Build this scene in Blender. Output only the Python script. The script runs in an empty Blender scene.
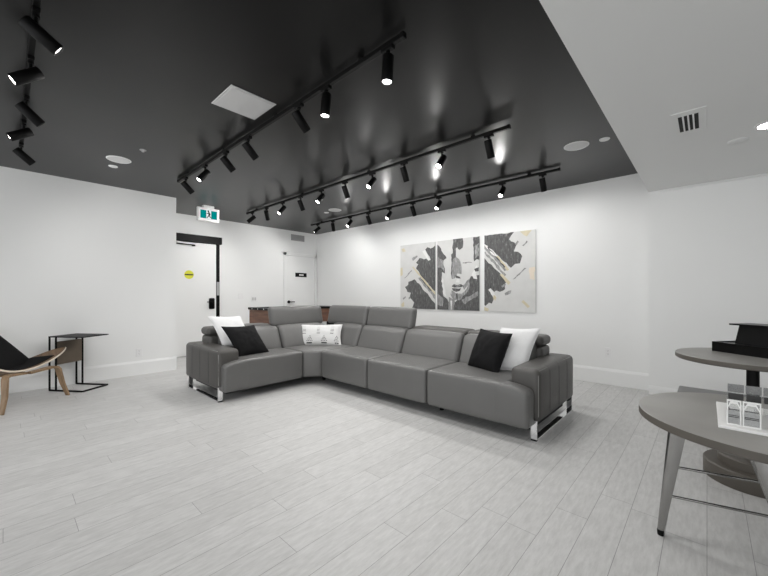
import bpy, bmesh, math, random
from mathutils import Vector, Matrix, noise
from mathutils.geometry import tessellate_polygon
random.seed(7)
R = math.radians
PI = math.pi
SC = bpy.context.scene
COL = SC.collection
TH = math.atan(323 / 350.0)
SN, CS = math.sin(TH), math.cos(TH)
HC = 1.187                      # eye height
H, HS = 2.70, 2.40              # black ceiling, white soffit

def V(l, z, h=0.0):             # room point from sideways / forward distances of the standing point
    return Vector((l * CS - z * SN, z * CS + l * SN, h))

# ------------------------------------------------------------------ materials
def mat(name, col, rough=0.6, metal=0.0, spec=0.5, noise_amt=0.0, noise_scale=20.0, bump=0.0, bump_scale=60.0,
        stretch=(1, 1, 1), coat=0.0, alpha=None, trans=0.0):
    m = bpy.data.materials.new(name); m.use_nodes = True
    nt = m.node_tree; b = nt.nodes['Principled BSDF']
    c = (col, col, col) if isinstance(col, (int, float)) else col
    b.inputs['Base Color'].default_value = (*c, 1)
    b.inputs['Roughness'].default_value = rough
    b.inputs['Metallic'].default_value = metal
    b.inputs['Specular IOR Level'].default_value = spec
    b.inputs['Coat Weight'].default_value = coat
    b.inputs['Transmission Weight'].default_value = trans
    if noise_amt or bump:
        tc = nt.nodes.new('ShaderNodeTexCoord'); mp = nt.nodes.new('ShaderNodeMapping')
        mp.inputs['Scale'].default_value = stretch
        nt.links.new(tc.outputs['Object'], mp.inputs['Vector'])
    if noise_amt:
        n = nt.nodes.new('ShaderNodeTexNoise'); n.inputs['Scale'].default_value = noise_scale
        n.inputs['Detail'].default_value = 6
        nt.links.new(mp.outputs[0], n.inputs['Vector'])
        mx = nt.nodes.new('ShaderNodeMix'); mx.data_type = 'RGBA'
        mx.inputs[6].default_value = (*[x * (1 - noise_amt) for x in c], 1)
        mx.inputs[7].default_value = (*[min(1, x * (1 + noise_amt)) for x in c], 1)
        nt.links.new(n.outputs['Fac'], mx.inputs[0]); nt.links.new(mx.outputs[2], b.inputs['Base Color'])
    if bump:
        n2 = nt.nodes.new('ShaderNodeTexNoise'); n2.inputs['Scale'].default_value = bump_scale
        nt.links.new(mp.outputs[0], n2.inputs['Vector'])
        bp = nt.nodes.new('ShaderNodeBump'); bp.inputs['Strength'].default_value = bump; bp.inputs['Distance'].default_value = 0.004
        nt.links.new(n2.outputs['Fac'], bp.inputs['Height']); nt.links.new(bp.outputs[0], b.inputs['Normal'])
    return m

def emit(name, col, strength):
    m = bpy.data.materials.new(name); m.use_nodes = True
    nt = m.node_tree; nt.nodes.clear()
    o = nt.nodes.new('ShaderNodeOutputMaterial'); e = nt.nodes.new('ShaderNodeEmission')
    e.inputs[0].default_value = (*col, 1); e.inputs[1].default_value = strength
    nt.links.new(e.outputs[0], o.inputs[0]); return m

def wood(name, dark, light, scale=(3, 40, 40), rough=0.45):
    m = bpy.data.materials.new(name); m.use_nodes = True
    nt = m.node_tree; b = nt.nodes['Principled BSDF']; b.inputs['Roughness'].default_value = rough
    tc = nt.nodes.new('ShaderNodeTexCoord'); mp = nt.nodes.new('ShaderNodeMapping'); mp.inputs['Scale'].default_value = scale
    n = nt.nodes.new('ShaderNodeTexNoise'); n.inputs['Scale'].default_value = 1.0; n.inputs['Detail'].default_value = 5
    r = nt.nodes.new('ShaderNodeValToRGB')
    r.color_ramp.elements[0].color = (*dark, 1); r.color_ramp.elements[1].color = (*light, 1)
    r.color_ramp.elements[0].position = .3; r.color_ramp.elements[1].position = .7
    nt.links.new(tc.outputs['Object'], mp.inputs[0]); nt.links.new(mp.outputs[0], n.inputs['Vector'])
    nt.links.new(n.outputs['Fac'], r.inputs[0]); nt.links.new(r.outputs[0], b.inputs['Base Color'])
    return m

def brush(name, a, b, c):
    m = bpy.data.materials.new(name); m.use_nodes = True
    nt = m.node_tree; p = nt.nodes['Principled BSDF']; p.inputs['Roughness'].default_value = .7
    tc = nt.nodes.new('ShaderNodeTexCoord'); mp = nt.nodes.new('ShaderNodeMapping'); mp.inputs['Scale'].default_value = (38, 38, 11)
    n = nt.nodes.new('ShaderNodeTexNoise'); n.inputs['Scale'].default_value = 1.0; n.inputs['Detail'].default_value = 9; n.inputs['Roughness'].default_value = .72
    r = nt.nodes.new('ShaderNodeValToRGB'); e = r.color_ramp.elements
    e[0].color = (*a, 1); e[0].position = .36; e[1].color = (*b, 1); e[1].position = .56
    k = r.color_ramp.elements.new(.70); k.color = (*c, 1)
    nt.links.new(tc.outputs['Object'], mp.inputs[0]); nt.links.new(mp.outputs[0], n.inputs['Vector'])
    nt.links.new(n.outputs['Fac'], r.inputs[0]); nt.links.new(r.outputs[0], p.inputs['Base Color'])
    return m

def floor_mat():
    m = bpy.data.materials.new('pale_plank_floor'); m.use_nodes = True
    nt = m.node_tree; L = nt.links.new; b = nt.nodes['Principled BSDF']
    tc = nt.nodes.new('ShaderNodeTexCoord'); mp = nt.nodes.new('ShaderNodeMapping')
    sx = nt.nodes.new('ShaderNodeSeparateXYZ'); L(tc.outputs['Object'], sx.inputs[0])
    def math_node(op, a, b=None):
        q = nt.nodes.new('ShaderNodeMath'); q.operation = op
        for i, v in enumerate((a, b)):
            if v is None: continue
            if isinstance(v, (int, float)): q.inputs[i].default_value = v
            else: L(v, q.inputs[i])
        return q.outputs[0]
    row = math_node('FLOOR', math_node('DIVIDE', sx.outputs[0], .154))
    wn = nt.nodes.new('ShaderNodeTexWhiteNoise'); wn.noise_dimensions = '1D'; L(row, wn.inputs['W'])
    yy_ = math_node('ADD', sx.outputs[1], math_node('MULTIPLY', wn.outputs['Value'], 1.22))
    cx_ = nt.nodes.new('ShaderNodeCombineXYZ'); L(yy_, cx_.inputs[0]); L(sx.outputs[0], cx_.inputs[1])
    L(cx_.outputs[0], mp.inputs[0])
    br = nt.nodes.new('ShaderNodeTexBrick'); br.offset = 0.0; br.offset_frequency = 2
    br.inputs['Scale'].default_value = 1; br.inputs['Brick Width'].default_value = 1.22; br.inputs['Row Height'].default_value = 0.154
    br.inputs['Mortar Size'].default_value = 0.0014; br.inputs['Mortar Smooth'].default_value = 0.3
    br.inputs['Color1'].default_value = (.52, .518, .512, 1); br.inputs['Color2'].default_value = (.565, .563, .557, 1)
    br.inputs['Mortar'].default_value = (.24, .24, .24, 1)
    L(mp.outputs[0], br.inputs['Vector'])
    g = nt.nodes.new('ShaderNodeMapping'); g.inputs['Scale'].default_value = (30, 5.5, 1); L(tc.outputs['Object'], g.inputs[0])
    n = nt.nodes.new('ShaderNodeTexNoise'); n.inputs['Scale'].default_value = 1.6; n.inputs['Detail'].default_value = 8; n.inputs['Roughness'].default_value = .68
    L(g.outputs[0], n.inputs['Vector'])
    rp = nt.nodes.new('ShaderNodeMapRange'); rp.inputs[1].default_value = .25; rp.inputs[2].default_value = .75
    rp.inputs[3].default_value = .80; rp.inputs[4].default_value = 1.15; L(n.outputs['Fac'], rp.inputs[0])
    mx = nt.nodes.new('ShaderNodeMix'); mx.data_type = 'RGBA'; mx.blend_type = 'MULTIPLY'; mx.inputs[0].default_value = 1
    L(br.outputs['Color'], mx.inputs[6]); L(rp.outputs[0], mx.inputs[7]); L(mx.outputs[2], b.inputs['Base Color'])
    b.inputs['Roughness'].default_value = .42; b.inputs['Specular IOR Level'].default_value = .4
    bp = nt.nodes.new('ShaderNodeBump'); bp.inputs['Strength'].default_value = .12; bp.inputs['Distance'].default_value = .002
    L(n.outputs['Fac'], bp.inputs['Height']); L(bp.outputs[0], b.inputs['Normal'])
    return m

M = dict(
    wall=mat('white_wall_paint', (.80, .805, .80), .75, noise_amt=.008, noise_scale=3, bump=.03, bump_scale=180),
    soffit=mat('white_ceiling_paint', (.78, .785, .78), .8, noise_amt=.008, noise_scale=3),
    trim=mat('white_trim_paint', (.80, .805, .80), .5, noise_amt=.006, noise_scale=5),
    black_ceiling=mat('black_ceiling_paint', (.004, .004, .004), .30, spec=.30, noise_amt=.15, noise_scale=2, bump=.02, bump_scale=6),
    floor=floor_mat(),
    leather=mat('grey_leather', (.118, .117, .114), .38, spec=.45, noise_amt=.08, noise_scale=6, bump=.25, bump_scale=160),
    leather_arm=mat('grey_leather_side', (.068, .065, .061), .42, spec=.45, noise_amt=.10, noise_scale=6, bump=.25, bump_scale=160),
    stitch=mat('pale_grey_thread', (.30, .30, .29), .7, noise_amt=.05),
    seam=mat('dark_leather_seam', (.04, .038, .036), .6, noise_amt=.05),
    dark=mat('shaded_underside', (.012, .012, .012), .8, noise_amt=.1),
    chrome=mat('polished_chrome', (.82, .82, .83), .10, 1.0, noise_amt=.02),
    black_metal=mat('matte_black_metal', (.003, .003, .003), .5, spec=.15, noise_amt=.1),
    black_gloss=mat('gloss_black_plastic', (.003, .003, .003), .3, spec=.15, noise_amt=.1),
    white_fabric=mat('white_linen', (.80, .80, .80), .95, noise_amt=.03, noise_scale=40, bump=.4, bump_scale=300),
    oat_fabric=mat('off_white_woven', (.66, .66, .655), .95, noise_amt=.05, noise_scale=40, bump=.4, bump_scale=300),
    black_fabric=mat('black_velvet', (.005, .005, .0055), .8, spec=.2, noise_amt=.3, noise_scale=9, bump=.4, bump_scale=30),
    lens=emit('lit_lamp_lens', (1, .98, .95), 14.0),
    downlight=emit('lit_downlight_lens', (1, .98, .95), 60.0),
    white_plastic=mat('white_plastic', (.78, .78, .78), .4, noise_amt=.01),
    grille=mat('white_speaker_grille', (.62, .62, .62), .6, noise_amt=.1, noise_scale=300),
    panel=mat('pale_grey_access_panel', (.52, .52, .52), .6, noise_amt=.02),
    grey_plastic=mat('grey_plastic', (.35, .35, .35), .5, noise_amt=.03),
    dark_slot=mat('dark_slot', (.02, .02, .02), .8, noise_amt=.1),
    ply_edge=mat('pale_ply_edge', (.74, .66, .55), .5, noise_amt=.08),
    ply=wood('oiled_walnut_ply', (.10, .055, .028), (.24, .145, .075), (6, 30, 6)),
    leg_wood=wood('warm_ply_leg', (.17, .105, .055), (.33, .22, .125), (14, 14, 3)),
    brown_wood=wood('red_brown_wood', (.085, .035, .02), (.19, .085, .045), (3, 3, 26)),
    sling=mat('brown_leather_sling', (.10, .075, .052), .55, noise_amt=.2, noise_scale=14, bump=.2),
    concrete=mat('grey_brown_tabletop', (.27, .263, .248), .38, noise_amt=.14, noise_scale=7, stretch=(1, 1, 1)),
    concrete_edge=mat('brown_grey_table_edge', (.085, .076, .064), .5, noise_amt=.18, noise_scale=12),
    brushed=mat('brushed_gunmetal', (.30, .295, .285), .27, 1.0, noise_amt=.18, noise_scale=8, stretch=(6, 6, 1)),
    bench=mat('grey_bench_fabric', (.20, .20, .20), .6, noise_amt=.06, noise_scale=20),
    acrylic=mat('clear_acrylic', (.94, .95, .95), .04, noise_amt=.0, trans=.92),
    white_card=mat('white_card', (.88, .88, .87), .5, noise_amt=.01),
    print_dark=mat('dark_print', (.05, .05, .05), .6, noise_amt=.2),
    print_pale=mat('pale_print', (.74, .74, .74), .6, noise_amt=.2, noise_scale=120),
    print_grey=mat('grey_print', (.34, .34, .34), .6, noise_amt=.2, noise_scale=120),
    teal=emit('lit_teal_sign_face', (.0, .36, .35), .75),
    sign_white=emit('lit_white_sign_face', (.95, 1, 1), .95),
    yellow=mat('yellow_sticker', (.62, .62, .03), .5, noise_amt=.03),
    canvas=mat('pale_paint_canvas', (.62, .62, .61), .8, noise_amt=.10, noise_scale=7, bump=.2, bump_scale=90),
    paint_dark=brush('charcoal_paint', (.055, .055, .055), (.115, .115, .115), (.30, .30, .30)),
    paint_mid=brush('grey_paint', (.16, .16, .16), (.34, .34, .34), (.58, .58, .58)),
    paint_light=mat('white_paint_strokes', (.74, .74, .73), .7, noise_amt=.06, noise_scale=14),
    paint_gold=mat('gold_paint', (.60, .54, .38), .5, noise_amt=.15, noise_scale=20),
    paint_peach=mat('peach_paint', (.72, .64, .54), .6, noise_amt=.08),
)

# ------------------------------------------------------------------ object helpers
def wmat(o):
    return (wmat(o.parent) @ o.matrix_basis) if o.parent else o.matrix_basis.copy()

def build(name, bm, m, parent=None, smooth=False, world=True):
    """bm given in room coordinates (or in the parent's own frame when world=False)"""
    me = bpy.data.meshes.new(name)
    if parent and world:
        bm.transform(wmat(parent).inverted())
    bmesh.ops.recalc_face_normals(bm, faces=bm.faces[:])
    if smooth:
        for f in bm.faces: f.smooth = True
        for e in bm.edges:
            if len(e.link_faces) == 2 and e.calc_face_angle(0) > R(38): e.smooth = False
    bm.to_mesh(me); bm.free()
    for mm in (m if isinstance(m, (list, tuple)) else [m]): me.materials.append(mm)
    o = bpy.data.objects.new(name, me); COL.objects.link(o)
    if parent: o.parent = parent
    return o

def recenter(o):                # origin of a one-mesh thing at its base
    vs = [v.co for v in o.data.vertices]
    c = Vector(((min(v.x for v in vs) + max(v.x for v in vs)) / 2, (min(v.y for v in vs) + max(v.y for v in vs)) / 2, min(v.z for v in vs)))
    o.data.transform(Matrix.Translation(-c)); o.location = c
    return o

def tag(o, label, cat, group=None, kind=None):
    o['label'] = label; o['category'] = cat
    if group: o['group'] = group
    if kind: o['kind'] = kind
    return o

def thing(name, label, cat, loc=(0, 0, 0), rz=0.0, group=None):
    o = bpy.data.objects.new(name, None); o.empty_display_size = .1; COL.objects.link(o)
    o.location = loc; o.rotation_euler = (0, 0, rz)
    return tag(o, label, cat, group)

def structure(o):
    o['kind'] = 'structure'; return o

def B(): return bmesh.new()

def box(bm, x0, x1, y0, y1, z0, z1, bev=0.0, seg=2, mi=0, T=None):
    r = bmesh.ops.create_cube(bm, size=1)
    vs = r['verts']
    for v in vs:
        v.co = Vector(((x0 + x1) / 2 + v.co.x * (x1 - x0), (y0 + y1) / 2 + v.co.y * (y1 - y0), (z0 + z1) / 2 + v.co.z * (z1 - z0)))
    fs = set(f for v in vs for f in v.link_faces)
    if bev:
        es = list(set(e for v in vs for e in v.link_edges))
        rr = bmesh.ops.bevel(bm, geom=es, offset=bev, segments=seg, profile=.5, affect='EDGES')
        fs |= set(rr['faces']); fs = set(f for f in fs if f.is_valid)
        vs = list(set(v for f in fs for v in f.verts))
    for f in fs: f.material_index = mi
    if T: bmesh.ops.transform(bm, matrix=T, verts=vs)
    return bm

def cyl(bm, p0, p1, r0, r1=None, n=24, mi=0, caps=True):
    p0, p1 = Vector(p0), Vector(p1); d = p1 - p0
    r1 = r0 if r1 is None else r1
    q = d.to_track_quat('Z', 'Y').to_matrix().to_4x4()
    r = bmesh.ops.create_cone(bm, cap_ends=caps, segments=n, radius1=r0, radius2=r1, depth=d.length,
                              matrix=Matrix.Translation((p0 + p1) / 2) @ q)
    for f in set(f for v in r['verts'] for f in v.link_faces): f.material_index = mi
    return bm

def lathe(bm, prof, n=48, c=(0, 0, 0), mi=0):
    rings = []
    for rr, zz in prof:
        if rr < 1e-6: rings.append([bm.verts.new((c[0], c[1], c[2] + zz))])
        else: rings.append([bm.verts.new((c[0] + rr * math.cos(2 * PI * k / n), c[1] + rr * math.sin(2 * PI * k / n), c[2] + zz)) for k in range(n)])
    for a, b in zip(rings, rings[1:]):
        for k in range(n):
            k2 = (k + 1) % n
            if len(a) == 1: f = bm.faces.new((a[0], b[k], b[k2]))
            elif len(b) == 1: f = bm.faces.new((a[k], a[k2], b[0]))
            else: f = bm.faces.new((a[k], a[k2], b[k2], b[k]))
            f.material_index = mi
    return bm

def prism(bm, pts, d, mi=0):
    """extrude a closed 3-D outline by vector d"""
    d = Vector(d)
    a = [bm.verts.new(Vector(p)) for p in pts]; b = [bm.verts.new(Vector(p) + d) for p in pts]
    n = len(pts); fs = [bm.faces.new(a), bm.faces.new(b[::-1])]
    for k in range(n): fs.append(bm.faces.new((a[k], b[k], b[(k + 1) % n], a[(k + 1) % n])))
    for f in fs: f.material_index = mi
    return bm

def bar(bm, p0, p1, w, t=None, mi=0):
    """square / flat bar between two points"""
    p0, p1 = Vector(p0), Vector(p1); d = p1 - p0; t = t or w
    q = d.to_track_quat('Z', 'Y').to_matrix().to_4x4()
    T = Matrix.Translation((p0 + p1) / 2) @ q
    return box(bm, -w / 2, w / 2, -t / 2, t / 2, -d.length / 2, d.length / 2, mi=mi, T=T)

def soft(bm, x0, x1, y0, y1, z0, z1, r=.04, bulge=(0, 0, 0), n=8, fn=None):
    """rounded, slightly crowned block: bulge = crown height on the x, y, z faces; fn maps the finished points"""
    hs = ((x1 - x0) / 2, (y1 - y0) / 2, (z1 - z0) / 2); ce = Vector(((x0 + x1) / 2, (y0 + y1) / 2, (z0 + z1) / 2))
    r = min(r, *[h * .98 for h in hs])
    def ax(h):
        e = [0, .12, .35, .65, 1]
        inner = [-h + r + (2 * h - 2 * r) * k / n for k in range(1, n)]
        return [-h + r * q for q in e] + inner + [h - r * q for q in reversed(e)]
    A = [ax(h) for h in hs]; cache = {}
    def vert(p):
        key = tuple(round(q, 6) for q in p)
        if key in cache: return cache[key]
        q = [max(-h + r, min(h - r, v)) for v, h in zip(p, hs)]
        d = Vector([a - b for a, b in zip(p, q)])
        o = Vector(q) + (d.normalized() * r if d.length > 1e-9 else Vector())
        u = [o[i] / hs[i] for i in range(3)]; w = [max(0, 1 - k * k) for k in u]
        o = Vector((o.x + math.copysign(1, u[0]) * abs(u[0]) ** 3 * bulge[0] * math.sqrt(w[1] * w[2]),
                    o.y + math.copysign(1, u[1]) * abs(u[1]) ** 3 * bulge[1] * math.sqrt(w[0] * w[2]),
                    o.z + math.copysign(1, u[2]) * abs(u[2]) ** 3 * bulge[2] * math.sqrt(w[0] * w[1])))
        o = o + ce
        if fn: o = fn(o)
        cache[key] = bm.verts.new(o); return cache[key]
    for i in range(3):
        j, k = (i + 1) % 3, (i + 2) % 3
        for sgn in (-1, 1):
            for a in range(len(A[j]) - 1):
                for b in range(len(A[k]) - 1):
                    qs = []
                    for da, db in ((0, 0), (1, 0), (1, 1), (0, 1)):
                        p = [0, 0, 0]; p[i] = sgn * hs[i]; p[j] = A[j][a + da]; p[k] = A[k][b + db]; qs.append(vert(p))
                    if len(set(qs)) >= 3: bm.faces.new(qs)
    return bm

def tube(bm, pts, r, n=8, mi=0):
    pts = [Vector(p) for p in pts]; rings = []
    for i, p in enumerate(pts):
        d = (pts[min(i + 1, len(pts) - 1)] - pts[max(i - 1, 0)]).normalized()
        q = d.to_track_quat('Z', 'Y')
        rings.append([bm.verts.new(p + q @ Vector((r * math.cos(2 * PI * k / n), r * math.sin(2 * PI * k / n), 0))) for k in range(n)])
    for a, b in zip(rings, rings[1:]):
        for k in range(n): bm.faces.new((a[k], a[(k + 1) % n], b[(k + 1) % n], b[k])).material_index = mi
    bm.faces.new(rings[0][::-1]).material_index = mi; bm.faces.new(rings[-1]).material_index = mi
    return bm

def one(name, bm, m, label, cat, group=None, smooth=False):
    return tag(recenter(build(name, bm, m, None, smooth)), label, cat, group)

# ------------------------------------------------------------------ the room
XL, XD, YA, XJ, YJ = -6.14, -7.29, 5.38, -.51, 5.20
X1, Y0 = 4.3, -3.3
structure(build('floor', box(B(), XD - .1, X1 + .1, Y0 - .1, YA + .1, -.1, 0), M['floor']))
structure(build('ceiling', box(B(), XD - .1, XJ, Y0 - .1, YA + .1, H, H + .12), M['black_ceiling']))
structure(build('ceiling_soffit', box(B(), XJ, X1 + .1, Y0 - .1, YA + .1, HS, H + .12), M['soffit']))
structure(build('wall_left', box(B(), XD - .1, XL, Y0, 1.83, 0, H), M['wall']))
structure(build('wall_back', box(B(), XD - .1, XD, 1.83, YA + .1, 0, H), M['wall']))
structure(build('wall_right', box(B(), XD, XJ, YA, YA + .1, 0, H), M['wall']))
structure(build('wall_right_return', box(B(), XJ, X1, YJ, YA + .1, 0, HS), M['wall']))
WX0, WX1, WZ0, WZ1 = -5.6, 3.4, .25, 2.30
bm = B(); box(bm, XD, WX0, Y0 - .1, Y0, 0, H); box(bm, WX1, X1 + .1, Y0 - .1, Y0, 0, H); box(bm, WX0, WX1, Y0 - .1, Y0, 0, WZ0); box(bm, WX0, WX1, Y0 - .1, Y0, WZ1, H)
structure(build('wall_front', bm, M['wall']))
bm = B()
for k in range(7):
    x = WX0 + (WX1 - WX0 - .05) * k / 6; box(bm, x, x + .05, Y0 - .07, Y0 - .01, WZ0, WZ1)
box(bm, WX0, WX1, Y0 - .07, Y0 - .01, WZ0, WZ0 + .05); box(bm, WX0, WX1, Y0 - .07, Y0 - .01, WZ1 - .05, WZ1)
structure(build('added_window_1', bm, M['black_metal']))  # unseen window added behind the camera to let in ambient fill light
PL = bpy.data.lights.new('added_window_portal', 'AREA'); PL.shape = 'RECTANGLE'; PL.size = WX1 - WX0; PL.size_y = WZ1 - WZ0; PL.cycles.is_portal = True  # guides sky light through the added window
po = bpy.data.objects.new('added_window_portal', PL); COL.objects.link(po); po.location = ((WX0 + WX1) / 2, Y0 - .08, (WZ0 + WZ1) / 2); po.rotation_euler = (R(90), 0, 0)
structure(build('wall_side', box(B(), X1, X1 + .1, Y0, YJ, 0, HS), M['wall']))

def baseboard(name, a, b, nrm, h=.205):
    bm = B(); a, b, nrm = Vector((*a, 0)), Vector((*b, 0)), Vector((*nrm, 0))
    prof = [(0, 0), (.016, 0), (.016, h - .03), (.010, h - .012), (.006, h), (0, h)]
    prism(bm, [a + nrm * p + Vector((0, 0, q)) for p, q in prof], b - a)
    return structure(build(name, bm, M['trim']))
baseboard('baseboard_left', (XL, Y0), (XL, 1.83), (1, 0))
baseboard('baseboard_back', (XD, 2.96), (XD, 4.425), (1, 0))
baseboard('baseboard_right', (XD, YA), (XJ, YA), (0, -1))
baseboard('baseboard_right_return', (XJ, YJ), (X1, YJ), (0, -1), .10)
# shallow boxed strip where the soffit meets the right return wall
structure(build('trim_1', box(B(), XJ + .10, .62, YJ - .02, YJ, HS - .02, HS, .002), M['soffit']))

# door 1: wide white door, black frame and overhead operator
dr = structure(bpy.data.objects.new('door_1', None)); COL.objects.link(dr); dr.location = (XD, 2.41, 0)
build('door_leaf', box(B(), XD - .02, XD + .03, 1.93, 2.885, .012, 2.176, .003), M['trim'], dr)
bm = B(); box(bm, XD, XD + .03, 2.888, 2.955, 0, 2.185, .003)

build('door_frame', bm, M['black_metal'], dr)
op = build('door_operator', box(B(), XD, XD + .08, 1.86, 2.985, 2.185, 2.325, .006), M['black_metal'], dr)
bm = B(); bar(bm, (XD + .07, 1.95, 2.135), (XD + .07, 2.46, 2.125), .022, .016); box(bm, XD + .03, XD + .08, 2.43, 2.48, 2.105, 2.135, .004)
build('closer_arm', bm, M['black_metal'], dr)
lk = build('lock_plate', box(B(), XD + .03, XD + .052, 2.745, 2.85, .89, 1.105, .02, 3), M['black_gloss'], dr, True)
bm = B(); cyl(bm, (XD + .05, 2.80, 1.03), (XD + .10, 2.80, 1.03), .012, n=12); bar(bm, (XD + .10, 2.815, 1.03), (XD + .10, 2.69, 1.03), .018)
build('door_handle', bm, M['black_metal'], lk)
build('strike_plate', box(B(), XD + .03, XD + .035, 2.895, 2.95, 1.16, 1.43, .002), M['grey_plastic'], dr)
# door 2: plain white door with moulded frame
d2 = structure(bpy.data.objects.new('door_2', None)); COL.objects.link(d2); d2.location = (XD, 4.9, 0)
build('door_leaf', box(B(), XD - .02, XD + .012, 4.502, 5.298, .006, 2.095, .004), M['trim'], d2)
bm = B()
box(bm, XD, XD + .025, 4.43, 4.50, 0, 2.165, .005); box(bm, XD, XD + .025, 5.30, 5.365, 0, 2.165, .005); box(bm, XD, XD + .025, 4.43, 5.365, 2.097, 2.165, .005)
build('door_frame', bm, M['trim'], d2)
bm = B(); cyl(bm, (XD + .012, 4.56, 1.0), (XD + .022, 4.56, 1.0), .036, n=20); cyl(bm, (XD + .02, 4.56, 1.0), (XD + .06, 4.56, 1.0), .012, n=12)
bar(bm, (XD + .06, 4.55, 1.0), (XD + .06, 4.69, 1.0), .022)
build('door_handle', bm, M['black_metal'], d2)

# round yellow sticker
bm = B(); y, z = 2.384, 1.556
cyl(bm, (XD + .030, y, z), (XD + .032, y, z), .083, n=40)
box(bm, XD + .0315, XD + .0328, y - .074, y + .074, z - .012, z + .012, mi=1)
one('door_sticker', bm, [M['yellow'], M['dark_slot']], 'round yellow sticker with dark band on the wide white door', 'sticker')
# black name plate on door 2
bm = B(); box(bm, XD + .012, XD + .02, 4.74, 5.06, 1.60, 1.70, .003)
yy = 4.845
for w in (.017, .02, .012, .02, .016, .015):
    box(bm, XD + .0195, XD + .0206, yy, yy + w, 1.635, 1.665, mi=1); yy += w + .005
one('door_sign', bm, [M['black_gloss'], M['white_card']], 'small black name plate on the white door near the corner', 'sign')
# exit sign under the ceiling
ex = thing('exit_sign', 'lit white and teal running man exit sign hanging under the black ceiling', 'sign', (-6.30, 2.37, 2.43))
e0, e1, ez0, ez1 = 2.19, 2.55, 2.43, 2.66
build('mount', box(B(), -6.34, -6.26, 2.28, 2.46, 2.66, 2.70, .006), M['white_plastic'], ex)
build('housing', box(B(), -6.325, -6.275, e0, e1, ez0, ez1, .008), M['white_plastic'], ex)
fc = build('sign_face', box(B(), -6.276, -6.272, e0 + .03, e1 - .03, ez0 + .03, ez1 - .03), M['sign_white'], ex)
bm = B(); box(bm, -6.273, -6.2705, e0 + .045, e0 + .14, ez0 + .045, ez1 - .045); build('teal_panel', bm, M['teal'], ex)
bm = B(); box(bm, -6.273, -6.2705, e1 - .14, e1 - .045, ez0 + .045, ez1 - .045); build('teal_panel', bm, M['teal'], ex)
bm = B(); yc, zc = 2.37, 2.545; X = -6.270
cyl(bm, (X - .001, yc - .008, zc + .058), (X + .001, yc - .008, zc + .058), .014, n=16)
for (a, b, w) in (((0, .042), (.008, -.01), .024), ((.0, .03), (-.035, .012), .011), ((.002, .03), (.03, .005), .011), ((.008, -.01), (.022, -.04), .014),
                  ((.022, -.04), (.05, -.052), .012), ((.008, -.01), (-.014, -.035), .014), ((-.014, -.035), (-.03, -.062), .012)):
    bar(bm, (X, yc + a[0], zc + a[1]), (X, yc + b[0], zc + b[1]), .002, w)
build('running_figure', bm, M['black_gloss'], fc)

# wall vents, switches, sockets
vt = thing('wall_vent', 'small grey louvred vent high on the back wall above the plain door', 'vent', (XD, 4.815, 2.5))
bm = B(); box(bm, XD, XD + .012, 4.63, 5.0, 2.47, 2.495); box(bm, XD, XD + .012, 4.63, 5.0, 2.59, 2.615); box(bm, XD, XD + .012, 4.63, 4.65, 2.495, 2.59); box(bm, XD, XD + .012, 4.98, 5.0, 2.495, 2.59)
build('frame', bm, M['grey_plastic'], vt); build('backing', box(B(), XD, XD + .003, 4.65, 4.98, 2.495, 2.59), M['grey_plastic'], vt)
bm = B()
for k in range(6): box(bm, XD + .002, XD + .011, 4.65, 4.98, 2.499 + k * .016, 2.507 + k * .016)
build('louvre', bm, M['grey_plastic'], vt)
sv = thing('soffit_vent', 'white ceiling register with dark slots in the lower white ceiling', 'vent', (-.095, 3.28, HS))
bm = B()
fx0, fx1, fy0, fy1 = -.185, -.002, 3.06, 3.46; gx0, gx1, gy0, gy1 = -.148, -.042, 3.13, 3.435
box(bm, fx0, gx0, fy0, fy1, HS - .006, HS, .001); box(bm, gx1, fx1, fy0, fy1, HS - .006, HS, .001); box(bm, gx0, gx1, fy0, gy0, HS - .006, HS, .001); box(bm, gx0, gx1, gy1, fy1, HS - .006, HS, .001)
build('frame', bm, M['soffit'], sv)
build('backing', box(B(), gx0, gx1, gy0, gy1, HS - .002, HS), M['dark_slot'], sv)
for k in range(3): build('vane', box(B(), gx0 + .022 + k * .0265, gx0 + .031 + k * .0265, gy0, gy1, HS - .012, HS - .002), M['white_plastic'], sv)

def plate(name, c, nrm, w, h, label, cat, sockets=True, switch=False):
    c = Vector(c); n = Vector(nrm); t = Vector((0, 0, 1)).cross(n)
    T = Matrix((( *t, 0), (0, 0, 1, 0), (*n, 0), (0, 0, 0, 1))).transposed(); T.translation = c
    o = thing(name, label, cat, c)
    build('cover', box(B(), -w / 2, w / 2, -h / 2, h / 2, 0, .006, .002, T=T), M['white_plastic'], o)
    if sockets:
        for s in (-1, 1):
            bm = B()
            for q in (-1, 1): box(bm, q * .007 - .0015, q * .007 + .0015, s * .021 - .002, s * .021 + .008, .0055, .0065, T=T)
            box(bm, -.003, .003, s * .021 - .012, s * .021 - .006, .0055, .0065, T=T)
            build('socket', bm, M['grey_plastic'], o)
    if switch:
        for q in (-.026, .026): build('rocker', box(B(), q - .016, q + .016, -.032, .032, .006, .012, .002, T=T), M['panel'], o)
    return o
plate('wall_outlet', (XL, 1.34, .33), (1, 0, 0), .075, .118, 'white power outlet low on the near left wall', 'outlet')
plate('wall_outlet', (-.957, YA, .42), (0, -1, 0), .075, .118, 'white power outlet on the art wall right of the sofa', 'outlet')
plate('light_switch', (XD, 3.70, 1.08), (1, 0, 0), .13, .12, 'white light switch plate between the two doors', 'switch', False, True)
plate('wall_plate', (XD, 3.41, 1.14), (1, 0, 0), .10, .118, 'faint white blank plate left of the light switch', 'wall plate', False, False)
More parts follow.
